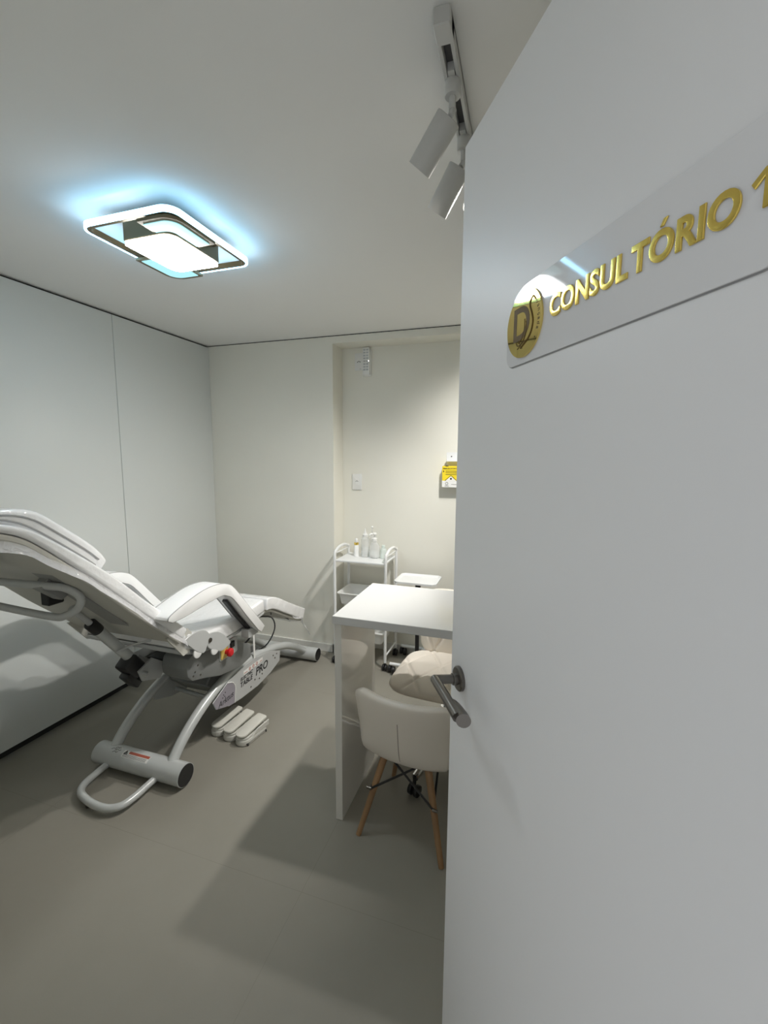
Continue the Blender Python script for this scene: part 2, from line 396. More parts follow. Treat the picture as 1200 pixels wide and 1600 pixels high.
# ------------------------------------------------------------------ track and spotlights
rail = MB().box((-.207, .945, CZ-.030), (-.199, 2.50, CZ-.0), .001, 1).box((-.181, .945, CZ-.030), (-.173, 2.50, CZ), .001, 1)
rail.box((-.207, .945, CZ-.006), (-.173, 2.50, CZ-.0005)).box((-.207, .925, CZ-.033), (-.173, .972, CZ), .002, 1)
rail = tag(rail.build('track_rail', 'spot_body'), 'long white ceiling track rail holding the spotlights beside the door', 'track')
MB().box((-.1985, .972, CZ-.012), (-.1815, 2.50, CZ-.0062)).build('channel', 'rail_dark', rail)
def spotlight(y, top, direction, L, label, power, on=True, yoff=0):
    t = thing('spotlight', label, 'spotlight', (-.19, y, CZ-.03), 0, 'white spotlights on the ceiling track')
    MB().cyl((-.19, y, CZ-.029), (-.19, y, CZ-.060), .0175, 28, .002).box((-.1975, y-.03, CZ-.030), (-.1825, y+.03, CZ-.012)).build('adapter', 'spot_body', t)
    d = Vector(direction).normalized(); tp = Vector(top)
    MB().cyl((-.19, y, CZ-.058), (-.19, y, CZ-.085), .0075, 18).tube([(-.19, y, CZ-.084), (-.194, y, CZ-.098), tuple(tp-d*.012+Vector((.004, 0, .002))), tuple(tp+d*.01)], .0058, 12, smooth=3).build('stem', 'chrome' if on is None else 'spot_body', t)
    e = tp+d*L; R = .0295
    c = MB().rings([(tp, R-.003), (tp+d*.0008, R-.0008), (tp+d*.003, R), (e, R), (e, R-.003), (e-d*.012, R-.004), (e-d*.0125, .003)], 40)
    c.build('can', 'spot_body', t)
    MB().cyl(e-d*.0122, e-d*.009, R-.0045, 32).build('lens', 'spot_lens', t, label='lit lens')
    ld = bpy.data.lights.new('spot_lamp', 'SPOT'); ld.energy = power; ld.spot_size = math.radians(SPOT_DEG if power > 50 else 70); ld.spot_blend = 1.0 if power > 50 else .7; ld.color = (1.0, .972, .93); ld.shadow_soft_size = .028
    lo = bpy.data.objects.new('spot_lamp', ld); COL.objects.link(lo); lo.parent = t
    lo.location = (e + d*.003) - Vector((-.19, y, CZ-.03)); lo.rotation_euler = d.to_track_quat('-Z', 'Y').to_euler()
    return t
SPOT_DEG = 114
spotlight(1.065, (-.200, 1.082, 2.262), (-.664, .268, -.697), .113, 'white spotlight nearest the front end of the ceiling track', 5)
spotlight(1.245, (-.200, 1.250, 2.255), (-.581, .281, -.764), .113, 'second white spotlight on the track with a bright streak down its side', 5)
spotlight(1.50, (-.161, 1.460, 2.276), (-.30, -.75, -.55), .08, 'third white spotlight, almost hidden behind the top edge of the door', 6)
spotlight(1.86, (-.165, 1.862, 2.256), (-.56, -.06, -.83), .113, 'fourth white spotlight, further along the track behind the door', 42)
spotlight(2.09, (-.180, 2.092, 2.256), (.10, .64, -.76), .113, 'unseen white spotlight added behind the door to brighten the niche wall', 52)  # added out of sight to lift the niche wall and back of the ceiling
spotlight(2.32, (-.185, 2.322, 2.256), (-.58, -.08, -.81), .113, 'last white spotlight, at the far end of the track behind the door', 60)

# ------------------------------------------------------------------ treatment bed
CXB = -1.67
bed = thing('treatment_bed', 'white reclining treatment bed on arched silver grey tube frame by the left wall', 'bed', (CXB, 2.1, 0))
def off(line, t):
    out = []
    for i, p in enumerate(line):
        a = line[max(0, i-1)]; b = line[min(len(line)-1, i+1)]
        dx, dz = b[0]-a[0], b[1]-a[1]; l = math.hypot(dx, dz)
        out.append((p[0]-dz/l*t, p[1]+dx/l*t))
    return out
def sm2(pts, k=5): return [(p.x, p.y) for p in smooth_path([(a, b, 0) for a, b in pts], k)]
back = sm2([(.60, 1.300), (.70, 1.293), (.80, 1.266), (.854, 1.243), (.90, 1.208), (.965, 1.150), (1.028, 1.091), (1.13, .992), (1.23, .89), (1.343, .785), (1.43, .70)], 4)
MB().prism(back + off(back, .018)[::-1], 0, CXB-.283, CXB+.295, .004, 1).build('backrest_board', 'board_beige', bed, label='beige wooden board under the backrest')
def offt(line, t0, t1):
    a = off(line, t0); b = off(line, t1); n = len(line)-1; out = []
    for k in range(n+1):
        f = max(0, min(1, (line[k][0]-.78)/.30)); out.append((a[k][0]*(1-f)+b[k][0]*f, a[k][1]*(1-f)+b[k][1]*f))
    return out
cb = off(back, .021)
cu = MB().prism(cb + offt(back, .042, .068)[::-1], 0, CXB-.29, CXB+.300, .010, 4)
cu.build('backrest', 'vinyl_wrapped', bed, label='white padded backrest under clear film')
pl0 = offt(back, .044, .070); pl0 = [p for p in pl0 if .78 < p[0] < 1.16]
pa, pb = off(pl0, .030), off(pl0, .078)
pu = []
for k in range(len(pl0)):
    f = k/(len(pl0)-1); g_ = min(1, f/.45); g_ = g_*g_*(3-2*g_); g_ -= .35*max(0, (f-.85)/.15)**2
    pu.append((pa[k][0]*(1-g_)+pb[k][0]*g_, pa[k][1]*(1-g_)+pb[k][1]*g_))
hp = MB().prism(pl0 + pu[::-1], 0, CXB-.215, CXB+.215, .016, 4).build('head_pillow', 'vinyl_wrapped', bed, label='white head pillow under crinkled film')
for k in (.30, .62):
    ln = [(CXB+.2165, p[0]*(1-k)+q[0]*k, p[1]*(1-k)+q[1]*k) for p, q in zip(pl0, pu)]
    MB().tube(ln[1:-1], .003, 6).build('piping', 'piping', hp)
# plastic film loosely over the backrest
def film_back(u, v):
    i = v*(len(back)-1); a = int(min(i, len(back)-2)); f = i-a
    o_ = offt(back, .046, .073); y = o_[a][0]*(1-f)+o_[a+1][0]*f; z = o_[a][1]*(1-f)+o_[a+1][1]*f
    x = CXB-.296+u*.604
    w = .006*noise.noise(Vector((x*9, y*14, 0)))
    if u > .93: z -= (u-.93)*1.1; y -= (u-.93)*.3
    return (x, y+w, z+w)
MB().grid(film_back, 30, 40).build('plastic_cover', 'film', bed, label='clear plastic film')
# seat
seat = [(1.45, .640), (1.60, .588), (1.80, .578), (1.98, .590), (2.09, .600)]
seat = sm2(seat, 5)
MB().prism(seat + off(seat, .018)[::-1], 0, CXB-.28, CXB+.278, .004, 1).build('seat_pan', 'light_grey', bed, label='light grey metal seat pan')
MB().prism(off(seat, .020) + off(seat, .095)[::-1], 0, CXB-.285, CXB+.287, .02, 4).build('seat_cushion', 'vinyl_wrapped', bed, label='white seat cushion under clear film')
leg = sm2([(2.095, .601), (2.17, .585), (2.30, .515), (2.43, .445), (2.52, .400)], 5)
MB().prism(leg + off(leg, .016)[::-1], 0, CXB-.27, CXB+.275, .004, 1).build('leg_rest_board', 'board_beige', bed)
MB().prism(off(leg, .018) + off(leg, .088)[::-1], 0, CXB-.285, CXB+.29, .022, 4).build('leg_rest', 'vinyl_wrapped', bed, label='white padded leg rest under clear film')
def film_leg(u, v):
    # film hanging off the foot end
    x = CXB-.29+u*.585; y = 2.40+v*.22; z = .558-v*.10-.10*max(0, v-.45)*2
    w = .012*noise.noise(Vector((x*11, y*12, 3)))
    if u > .9: z -= (u-.9)*.9
    if u < .1: z -= (.1-u)*.9
    return (x+w, y+w*.6, z+w)
MB().grid(film_leg, 26, 16).build('plastic_cover', 'film', bed, label='loose clear plastic film at the foot end')
# armrests
arm_o = [(1.306, .856), (1.320, .873), (1.40, .898), (1.51, .921), (1.60, .921), (1.67, .903), (1.722, .866), (1.838, .733), (1.950, .604), (1.955, .590), (1.930, .570)]
arm_i = [(1.905, .590), (1.80, .712), (1.712, .818), (1.665, .850), (1.62, .862), (1.505, .855), (1.40, .844), (1.328, .843)]
def armrest(x0, x1):
    outline = sm2(arm_o, 3) + sm2(arm_i, 3)
    a = MB().prism(outline, 0, x0, x1, .007, 2).build('armrest', 'vinyl', bed, label='white padded armrest with grey piping')
    for x in (x0+.0025, x1-.0025):
        c_y = sum(p[0] for p in outline)/len(outline)
        MB().tube([(x, p[0], p[1]) for p in outline], .0026, 6, closed=True).build('piping', 'piping', a)
    MB().prism([(1.915, .577), (1.80, .706), (1.715, .810), (1.707, .802), (1.79, .700), (1.905, .570)], 0, (x0+x1)/2-.012, (x0+x1)/2+.012).build('hinge_strip', 'black', a)
    MB().box((min(x0, x1)+.03, 1.86, .555), (max(x0, x1)-.03, 1.945, .600), .004, 1).build('bracket', 'light_grey', a)
armrest(CXB+.255, CXB+.365); armrest(CXB-.365, CXB-.255)
# hinge plates (each side)
def lobes(x, w):
    p = MB().prism(sm2([(1.451, .705), (1.49, .715), (1.545, .716), (1.590, .700), (1.616, .664), (1.598, .628), (1.573, .600), (1.545, .612), (1.515, .634), (1.451, .705)], 3)[:-1], 0, x, x+w, .002, 1)
    p.prism(sm2([(1.600, .675), (1.640, .672), (1.692, .650), (1.761, .578), (1.740, .560), (1.690, .556), (1.650, .580), (1.600, .612), (1.600, .675)], 3)[:-1], 0, x-.001, x+w-.001, .002, 1)
    o = p.build('hinge_plate', 'light_grey', bed)
    xs = x+w if w > 0 else x
    MB().cyl((x+w-.002, 1.613, .644), (x+w+.004, 1.613, .644), .011, 20).build('screw', 'steel', o)
    for y, z in ((1.535, .617), (1.648, .583)):
        MB().cyl((x-.002, y, z), (x+w*.8, y, z), .026, 24, .002).build('bushing', 'vinyl', o)
lobes(CXB+.2905, .007); lobes(CXB-.2905, -.007)
MB().prism([(1.372, .744), (1.49, .747), (1.515, .720), (1.50, .640), (1.46, .632)], 0, CXB+.276, CXB+.284).build('side_plate', 'board_beige', bed)
MB().prism([(1.372, .744), (1.49, .747), (1.515, .720), (1.50, .640), (1.46, .632)], 0, CXB-.284, CXB-.276).build('side_plate', 'board_beige', bed)
# lift housing
arm = [(1.568, .596), (1.530, .575), (1.514, .536), (1.520, .495), (1.550, .462), (1.590, .450), (1.650, .430), (1.74, .395), (1.90, .365), (2.00, .380), (2.00, .455), (1.867, .521), (1.75, .560), (1.66, .592)]
lh = MB().prism(arm, 0, CXB+.10, CXB+.245, .006, 2).build('lift_housing', 'housing', bed)
for y, z in ((1.565, .500), (1.585, .525), (1.553, .485), (1.600, .470)): MB().cyl((CXB+.2445, y, z), (CXB+.2475, y, z), .004, 12).build('bolt', 'steel', lh)
MB().prism([(1.60, .50), (1.60, .45), (1.95, .36), (2.02, .40), (1.95, .50)], 0, CXB-.20, CXB-.10, .005, 1).build('lift_housing', 'housing', bed)
MB().box((CXB-.10, 1.62, .43), (CXB+.10, 1.70, .50), .004, 1).build('cross_member', 'black', bed)
eb = MB().prism(rrect(1.735, .470, 1.875, .555, .01), 0, CXB+.246, CXB+.249).build('switch_plate', 'light_grey', bed)
MB().prism(rrect(1.740, .478, 1.793, .541, .004), 0, CXB+.2485, CXB+.254).build('yellow_plate', 'yellow_plate', eb)
MB().rings([(Vector((CXB+.254, 1.778, .508)), .012), (Vector((CXB+.272, 1.778, .508)), .012), (Vector((CXB+.273, 1.778, .508)), .0215), (Vector((CXB+.284, 1.778, .508)), .0215), (Vector((CXB+.290, 1.778, .508)), .014)], 28).build('emergency_button', 'red', eb, label='red emergency stop button')
MB().box((CXB+.248, 1.815, .510), (CXB+.258, 1.845, .542), .002, 1).build('power_switch', 'black', eb)
# arched tubes
def arch(x, nm='arched_tube'):
    pts = [(x, 1.455, .070), (x, 1.53, .145), (x, 1.615, .205), (x, 1.705, .252), (x, 1.831, .296), (x, 1.968, .316), (x, 2.121, .315), (x, 2.291, .287), (x, 2.483, .230), (x, 2.64, .150), (x, 2.765, .065)]
    return MB().tube(pts, .0245, 20, smooth=5).build(nm, 'grey_metal', bed)
arch(CXB+.170); arch(CXB-.175)
def crossbar(y, r, x0, x1):
    c = MB().cyl((x0, y, r+.006), (x1, y, r+.006), r, 40).build('crossbar', 'grey_metal', bed)
    for x, s in ((x0, -1), (x1, 1)):
        MB().cyl((x-s*.006, y, r+.006), (x+s*.0012, y, r+.006), r-.0025, 36).build('end_cap', 'black', c)
        MB().cyl((x-s*.02, y, 0), (x-s*.02, y, .012), .011, 16).build('levelling_foot', 'steel', c)
    return c
cbar = crossbar(1.462, .051, -1.925, -1.412)
crossbar(2.770, .046, -1.935, -1.398)
# crossbar warning label
def on_bar(ang, x0, x1, a0, a1, m, nm, y=1.462, r=.0514, zc=.057):
    f = MB().grid(lambda u, v: (x0+(x1-x0)*u, y-r*math.cos(a0+(a1-a0)*v), zc+r*math.sin(a0+(a1-a0)*v)), 4, 8)
    return f.build(nm, m, cbar)
rad = math.radians
lab = on_bar(0, -1.755, -1.60, rad(46), rad(82), 'white_card', 'warning_label')
def strip(x0, x1, a0, a1, m, nm):
    f = MB().grid(lambda u, v: (x0+(x1-x0)*u, 1.462-.0518*math.cos(rad(a0+(a1-a0)*v)), .057+.0518*math.sin(rad(a0+(a1-a0)*v))), 4, 5)
    return f
strip(-1.722, -1.602, 67, 81, None, '').build('warning_band', 'orange_print', lab)
f = strip(-1.722, -1.61, 61, 62.5, None, '')
for a in (57, 53, 49): f._merge(strip(-1.75, -1.612, a, a+1.2, None, '').bm)
f.build('small_print', 'black_print', lab)
a0 = rad(68)
pt = lambda x, a: (x, 1.462-.0520*math.cos(rad(a)), .057+.0520*math.sin(rad(a)))
MB().tube([pt(-1.748, 63), pt(-1.729, 63), pt(-1.7385, 79), pt(-1.748, 63)], .0022, 6).tube([pt(-1.7385, 66), pt(-1.7385, 73)], .0018, 6).build('warning_triangle', 'black_print', lab)
g = MB()
for k, (x, a) in enumerate(((-1.80, 60), (-1.79, 72), (-1.815, 74), (-1.80, 84))):
    g.tube([pt(x-.014, a-4), pt(x-.004, a+4), pt(x+.006, a-2), pt(x+.014, a+4)], .0016, 6)
g.build('pictogram', 'grey_print', cbar)
# foot loop
FL = [(-1.836, 1.440, .040), (-1.834, 1.370, .037), (-1.826, 1.300, .034), (-1.795, 1.258, .032), (-1.73, 1.236, .030), (-1.66, 1.226, .030), (-1.60, 1.231, .031), (-1.560, 1.258, .033), (-1.548, 1.310, .035), (-1.547, 1.370, .037), (-1.545, 1.440, .040)]
fl = MB().tube(FL, .0155, 16, smooth=5).build('foot_loop', 'grey_metal', bed)
MB().cyl((-1.727, 1.236, 0), (-1.727, 1.236, .018), .010, 16).build('levelling_foot', 'steel', fl)
# side panels
pan = [(1.748, .196), (1.726, .243), (1.857, .300), (1.96, .318), (2.10, .320), (2.25, .295), (2.375, .247), (2.363, .182), (2.257, .152), (2.118, .136), (1.961, .143), (1.863, .156)]
sp = MB().prism(pan, 0, CXB+.196, CXB+.200, .0008, 1).build('side_panel', 'panel_silver', bed, label='silver side panel with black lettering')
MB().prism([(a, b-.02) for a, b in pan], 0, CXB-.205, CXB-.201, .0008, 1).build('side_panel', 'grey_metal', bed)
XS = CXB+.2004
PMX = lambda y, z, ang, lift=0: basis((XS+lift, y, z), (0, math.cos(ang), math.sin(ang)), (0, -math.sin(ang), math.cos(ang)), (1, 0, 0))
pg = [(1.749, .197), (1.728, .242), (1.845, .292)] + [(1.855+.052*math.sin(t), .285-.055+.055*math.cos(t)) for t in (.2, .5, .8, 1.2, 1.6, 1.9)] + [(1.896, .153), (1.863, .157)]
MB().prism(pg, 0, XS, XS+.0006).build('printed_corner', 'purple_grey', sp)
MB().tube([(XS+.0006, 1.845, .294)] + [(XS+.0006, 1.855+.055*math.sin(t), .287-.055+.055*math.cos(t)) for t in (.4, .8, 1.2, 1.6, 1.9)] + [(XS+.0006, 1.900, .152)], .0025, 6).build('white_arc', 'white_card', sp)
t = MB(); text(t, 'Arktus', .045, .0002, PMX(1.765, .192, .05, .0009), bold=.0002, shear=.3); t.build('maker_lettering', 'black_print', sp)
t = MB()
for y, z in ((1.81, .245), (1.824, .252), (1.802, .232), (1.818, .233)): t.prism([(y-.004, z), (y, z+.004), (y+.004, z), (y, z-.004)], 0, XS+.0006, XS+.0012)
t.build('stars', 'black_print', sp)
a_ = .0
t = MB()
text(t, 'ELECTRIC', .0265, .0002, PMX(1.955, .2445, a_, .0004), bold=.0006, shear=.2)
text(t, 'TABLE', .041, .0002, PMX(1.950, .208, a_, .0004), bold=.0009, shear=.2)
text(t, 'PRO', .066, .0002, PMX(2.098, .208, a_, .0004), bold=.0013, shear=.2)
t.build('model_lettering', 'black_print', sp)
MB().prism([(1.985, .268), (2.175, .268), (2.175, .292), (1.985, .292)], 0, XS, XS+.0004).build('rating_sticker', 'white_card', sp)
t = MB()
for k in range(3):
    yy = 2.045+k*.034; t.tube([(XS+.0006, yy+.009*math.cos(q*PI/5), .280+.009*math.sin(q*PI/5)) for q in range(10)], .0014, 5, closed=True)
    t.box((XS+.0003, yy-.002, .276), (XS+.001, yy+.002, .284))
t.build('sticker_symbols', 'orange_print', sp)
MB().box((XS+.0003, 1.992, .274), (XS+.001, 2.022, .277)).build('sticker_line', 'orange_print', sp); MB().box((XS+.0003, 2.145, .274), (XS+.001, 2.168, .277)).build('sticker_line', 'orange_print', sp)
for y, z in ((2.05, .165), (2.09, .190), (2.135, .175), (2.165, .190), (2.29, .250), (2.33, .245), (2.31, .225)): MB().cyl((XS, y, z), (XS+.002, y, z), .0045, 12).build('rivet', 'steel', sp)
# lower linkage between the tubes
MB().cyl((CXB-.20, 1.90, .165), (CXB+.196, 1.86, .165), .012, 14).cyl((CXB-.20, 1.99, .20), (CXB+.196, 1.99, .20), .014, 14).build('tie_rod', 'grey_metal', bed)
MB().prism([(1.80, .28), (1.92, .17), (2.28, .16), (2.34, .26), (2.1, .40), (1.90, .40)], 0, CXB-.15, CXB+.10, .006, 1).build('lift_arm', 'housing', bed)
MB().prism([(1.58, .50), (1.62, .44), (1.93, .27), (2.0, .30), (1.93, .40)], 0, CXB-.18, CXB-.14).build('lift_link', 'black', bed)
# backrest actuator
ac = MB().tube([(CXB, 1.195, .905), (CXB, 1.28, .800)], .0125, 16).build('actuator_rod', 'light_grey', bed)
MB().cyl((CXB, 1.265, .817), (CXB, 1.300, .773), .0245, 24, .003).build('collar', 'black', ac)
d_ = Vector((0, 1.49-1.285, .525-.79)).normalized()
MB().cyl((CXB, 1.287, .789), (CXB, 1.488, .530), .0225, 24).build('outer_tube', 'grey_metal', ac)
q = Matrix.Translation((CXB, 1.432, .537)) @ d_.to_track_quat('Z', 'Y').to_matrix().to_4x4()
mo = MB().box((-.036, -.022, -.055), (.036, .055, .045), .012, 3, q).box((-.028, -.045, -.005), (.028, .0, .085), .008, 2, q)
mo.build('actuator_motor', 'black', ac, label='black actuator motor')
MB().prism([(1.44, .53), (1.46, .475), (1.56, .44), (1.60, .50), (1.52, .56)], 0, CXB-.045, CXB-.035).prism([(1.44, .53), (1.46, .475), (1.56, .44), (1.60, .50), (1.52, .56)], 0, CXB+.035, CXB+.045).cyl((CXB-.06, 1.465, .512), (CXB+.075, 1.465, .512), .009, 14).build('actuator_bracket', 'light_grey', bed)
MB().tube([(CXB+.02, 1.36, .655), (CXB+.06, 1.42, .672), (CXB+.13, 1.50, .672), (CXB+.17, 1.55, .62), (CXB+.16, 1.56, .56)], .005, 8, smooth=5).build('actuator_cable', 'light_grey', bed)
# paper roll holder behind the backrest
ph = MB().tube([(-2.06, .925, 1.085), (-1.80, .99, 1.062), (-1.56, 1.035, 1.052), (-1.50, 1.06, 1.042), (-1.475, 1.090, 1.005), (-1.485, 1.090, .965), (-1.53, 1.075, .935), (-1.60, 1.06, .930), (-1.90, .985, .985), (-2.08, .955, 1.015)], .0135, 14, smooth=5).build('paper_roll_holder', 'light_grey', bed)
MB().prism([(1.015, 1.045), (1.06, 1.095), (1.13, 1.01), (1.085, .985)], 0, -1.60, -1.555, .003, 1).build('bracket', 'grey_print', ph)
MB().prism([(.86, 1.125), (.89, 1.20), (.94, 1.165), (.915, 1.10)], 0, -1.66, -1.61, .003, 1).build('bracket', 'grey_print', ph)
MB().box((-1.69, 1.10, .945), (-1.65, 1.16, 1.0), .004, 1).build('rod_clevis', 'black', ph)
MB().prism([(1.02, 1.098), (1.05, 1.068), (1.30, .814), (1.25, .876)], 0, -1.60, -1.50).build('reinforcement_plate', 'grey_print', bed)
# cables and strap near the foot end
MB().tube([(CXB+.20, 2.02, .585), (CXB+.215, 2.06, .540), (CXB+.21, 2.04, .47), (CXB+.17, 2.00, .42)], .005, 8, smooth=5).tube([(CXB+.23, 2.06, .585), (CXB+.25, 2.20, .54), (CXB+.235, 2.26, .44), (CXB+.19, 2.22, .34), (CXB+.13, 2.10, .33)], .004, 8, smooth=5).build('cable', 'black', bed)
MB().tube([(CXB+.27, 2.17, .57), (CXB+.20, 2.30, .535), (CXB+.24, 2.42, .445)], .003, 8, smooth=5).build('cable', 'black', bed)
MB().box((CXB+.197, 2.088, .315), (CXB+.1995, 2.104, .495), .001, 1).tube([(CXB+.198, 2.09, .49), (CXB+.19, 2.08, .505), (CXB+.16, 2.05, .50)], .006, 8, smooth=4).build('strap', 'white_plastic', bed, label='white strap')

# ------------------------------------------------------------------ foot pedals
fp = thing('foot_pedal_switch', 'grey beige foot switch with three side by side pedals on the floor beside the bed', 'foot pedal', (-1.447, 1.785, 0), rad(-9))
base = MB().prism(rrect(-.115, .06, .115, .185, .012), 2, .004, .018, .002, 1)
base = base.build('base_plate', 'pedal', fp)
for k, x in enumerate((-.089, 0, .089)):
    b = MB().prism(rrect(x-.041, 0, x+.041, .19, .039, 8), 2, .002, .030, .004, 2)
    b.prism(rrect(x-.036, .004, x+.036, .186, .034, 8), 2, .030, .042, .003, 2)
    b.prism([(0.06, .03), (.19, .03), (.19, .060), (.10, .056)], 0, x-.0405, x-.034, .002, 1).prism([(0.06, .03), (.19, .03), (.19, .060), (.10, .056)], 0, x+.034, x+.0405, .002, 1)
    p = b.build('pedal_body', 'pedal', fp)
    m_ = Matrix.Translation((x, 0, .046)) @ Matrix.Rotation(rad(7), 4, 'X')
    MB().prism(rrect(-.033, .002, .033, .188, [.028, .028, .012, .012], 6), 2, 0, .013, .004, 2, m_).build('pedal_pad', 'pedal_top', p)
for x in (-.125, .125):
    for y in (.03, .165): MB().cyl((x, y, 0), (x, y, .008), .006, 12).build('rubber_foot', 'rubber', fp)
    MB().tube([(x*1.02, .165, .012), (x*1.02, .02, .012)], .003, 8).build('side_rod', 'rubber', fp)
MB().tube([(-.08, .19, .02), (-.12, .24, .006), (-.17, .22, .006), (-.24, .26, .006)], .004, 8, smooth=5).build('cable', 'grey_print', fp)

# ------------------------------------------------------------------ table
tb = thing('table', 'white glossy table with slab leg beside the door', 'table', (-.15, 1.76, 0))
MB().box((-.696, 1.505, .849), (.50, 1.982, .882), .0015, 1).build('tabletop', 'white_gloss', tb)
MB().box((-.690, 1.512, 0), (-.660, 1.915, .849), .0012, 1).build('leg', 'white_side', tb)
MB().box((.46, 1.512, 0), (.49, 1.915, .849), .0012, 1).build('leg', 'white_side', tb)

# ------------------------------------------------------------------ wooden legged chair
ch = local(thing('chair', 'cream padded shell chair on wooden legs tucked under the white table', 'chair', (-.384, 1.665, 0), rad(-6.5)))
def shell_mid(u, v):
    """u across -1..1, v along from seat front to the top of the back"""
    prof = [(.10, .376), (.07, .377), (.02, .367), (-.05, .352), (-.115, .335), (-.163, .340), (-.187, .39), (-.200, .47), (-.210, .550), (-.214, .604)]
    n = len(prof)-1; i = min(int(v*n), n-1); f = v*n-i
    g = lambda k: prof[max(0, min(n, k))]
    def cr(a, b, c, d): return .5*(2*b+(c-a)*f+(2*a-5*b+4*c-d)*f*f+(3*b-a-3*c+d)*f**3)
    y = cr(g(i-1)[0], g(i)[0], g(i+1)[0], g(i+2)[0]); z = cr(g(i-1)[1], g(i)[1], g(i+1)[1], g(i+2)[1])
    W = [(0, .185), (.12, .205), (.3, .205), (.45, .185), (.50, .172), (.57, .180), (.66, .188), (.8, .202), (.92, .209), (1, .206)]
    w = W[-1][1]
    for (a, wa), (b, wb) in zip(W, W[1:]):
        if a <= v <= b: t_ = (v-a)/(b-a); t_ = t_*t_*(3-2*t_); w = wa+(wb-wa)*t_; break
    bk = max(0, min(1, (v-.45)/.3))
    au = abs(u)
    y += bk*.068*au**2.2
    z += (1-bk)*.020*au**2.5
    # rounded corners at the top and front
    if v > .86: z -= .030*((v-.86)/.14)*max(0, (au-.72)/.28)**2
    if v < .1: y -= .05*((.1-v)/.1)*max(0, (au-.6)/.4)**2
    return Vector((u*w, y, z))
def closed_shell(fn, th, nu, nv, puff=0.):
    t = bmesh.new(); A = []; B = []
    for i in range(nu+1):
        ra = []; rb = []
        for j in range(nv+1):
            u = -1+2*i/nu; v = j/nv; e = 1e-3
            p = fn(u, v); du = fn(min(1, u+e), v)-fn(max(-1, u-e), v); dv = fn(u, min(1, v+e))-fn(u, max(0, v-e))
            nn = du.cross(dv).normalized()
            ed = min(1, (1-abs(u))/.10, v/.05 if v < .05 else 1, (1-v)/.05); ed = math.sqrt(max(0, 1-(1-max(0, ed))**2))
            h_ = th*(.25+.75*ed)*.5
            ra.append(t.verts.new(p+nn*(h_+puff*ed))); rb.append(t.verts.new(p-nn*h_))
        A.append(ra); B.append(rb)
    for i in range(nu):
        for j in range(nv):
            t.faces.new([A[i][j], A[i+1][j], A[i+1][j+1], A[i][j+1]]); t.faces.new([B[i][j], B[i][j+1], B[i+1][j+1], B[i+1][j]])
    for i in range(nu):
        t.faces.new([A[i][0], B[i][0], B[i+1][0], A[i+1][0]]); t.faces.new([A[i][nv], A[i+1][nv], B[i+1][nv], B[i][nv]])
    for j in range(nv):
        t.faces.new([A[0][j], A[0][j+1], B[0][j+1], B[0][j]]); t.faces.new([A[nu][j], B[nu][j], B[nu][j+1], A[nu][j+1]])
    bmesh.ops.recalc_face_normals(t, faces=t.faces)
    return t
f = MB(); f._merge(closed_shell(shell_mid, .034, 36, 54)); shell = f.build('seat_shell', 'pu_cream', ch, sharp=80)
def behind(v, d):
    p = shell_mid(0, v); return (p.x, p.y-d*.98, p.z-d*.1)
MB().tube([behind(v/40, .0175) for v in range(24, 35)], .0018, 6).build('back_seam', 'seam', shell)
for sx in (-1, 1):
    for (ty, fy) in ((-.12, -.215), (.05, .145)):
        MB().tube([(sx*.085, ty, .335), (sx*.172+.006, fy, 0)], [.0155, .0105], 16).build('leg', 'wood', ch)
w = MB()
for fy, ty in ((-.176, -.13), (.115, .06)):
    for s_ in (-1, 1): w.tube([(s_*.131, fy, .185), (-s_*.09, ty, .335)], .0045, 8)
for s_ in (-1, 1):
    w.tube([(s_*.131, -.176, .185), (s_*.09, .06, .335)], .0045, 8).tube([(s_*.131, .115, .185), (s_*.09, -.13, .335)], .0045, 8)
w.box((-.10, -.14, .328), (.10, .07, .338)).build('wire_brace', 'black', ch)
for sx in (-1, 1):
    for fy in (-.176, .115): MB().cyl((sx*.131-sx*.004, fy, .185), (sx*.131+sx*.016, fy, .185), .006, 12).build('bolt', 'steel', ch)

# ------------------------------------------------------------------ office chair
oc = local(thing('office_chair', 'cream quilted swivel chair on chrome castor base behind the table leg', 'chair', (-.318, 1.995, 0), rad(-4)))
def cushion(x0, x1, y0, y1, z0, z1, r, crown, quilt=None):
    """rounded seat pad: two crowned sheets joined"""
    t = bmesh.new(); n = 80; cx, cy = (x0+x1)/2, (y0+y1)/2; hx, hy = (x1-x0)/2, (y1-y0)/2
    top = []; bot = []
    for i in range(n+1):
        a = []; c = []
        for j in range(n+1):
            u = -1+2*i/n; v = -1+2*j/n
            # square to rounded square
            e = 4.5; m = max(abs(u), abs(v)); l = (abs(u)**e+abs(v)**e)**(1/e) or 1; k = m/l if l else 1
            x, y = cx+u*k*hx, cy+v*k*hy
            ed = max(0, 1-m**6)
            hh = (z1-z0)/2*ed**.5
            zc = (z0+z1)/2
            zz = zc+hh+crown*(1-u*u)*(1-v*v)
            if quilt: zz -= quilt(x, y)*min(1, ed*1.4)
            a.append(t.verts.new((x, y, zz))); c.append(t.verts.new((x, y, zc-hh)))
        top.append(a); bot.append(c)
    for i in range(n):
        for j in range(n):
            t.faces.new([top[i][j], top[i+1][j], top[i+1][j+1], top[i][j+1]]); t.faces.new([bot[i][j], bot[i][j+1], bot[i+1][j+1], bot[i+1][j]])
    bmesh.ops.remove_doubles(t, verts=t.verts, dist=1e-5)
    bmesh.ops.recalc_face_normals(t, faces=t.faces); return t
def quilt(x, y, s=.17):
    def d(q): q = (q/s) % 1; return min(q, 1-q)*s
    m = min(d(x+y*.55+.03), d(x-y*.55+.03))
    return .010*math.exp(-(m/.008)**2)
f = MB(); f._merge(cushion(-.245, .235, -.240, .215, .428, .484, .06, .012, quilt)); st = f.build('seat', 'pu_cream', oc, sharp=80)
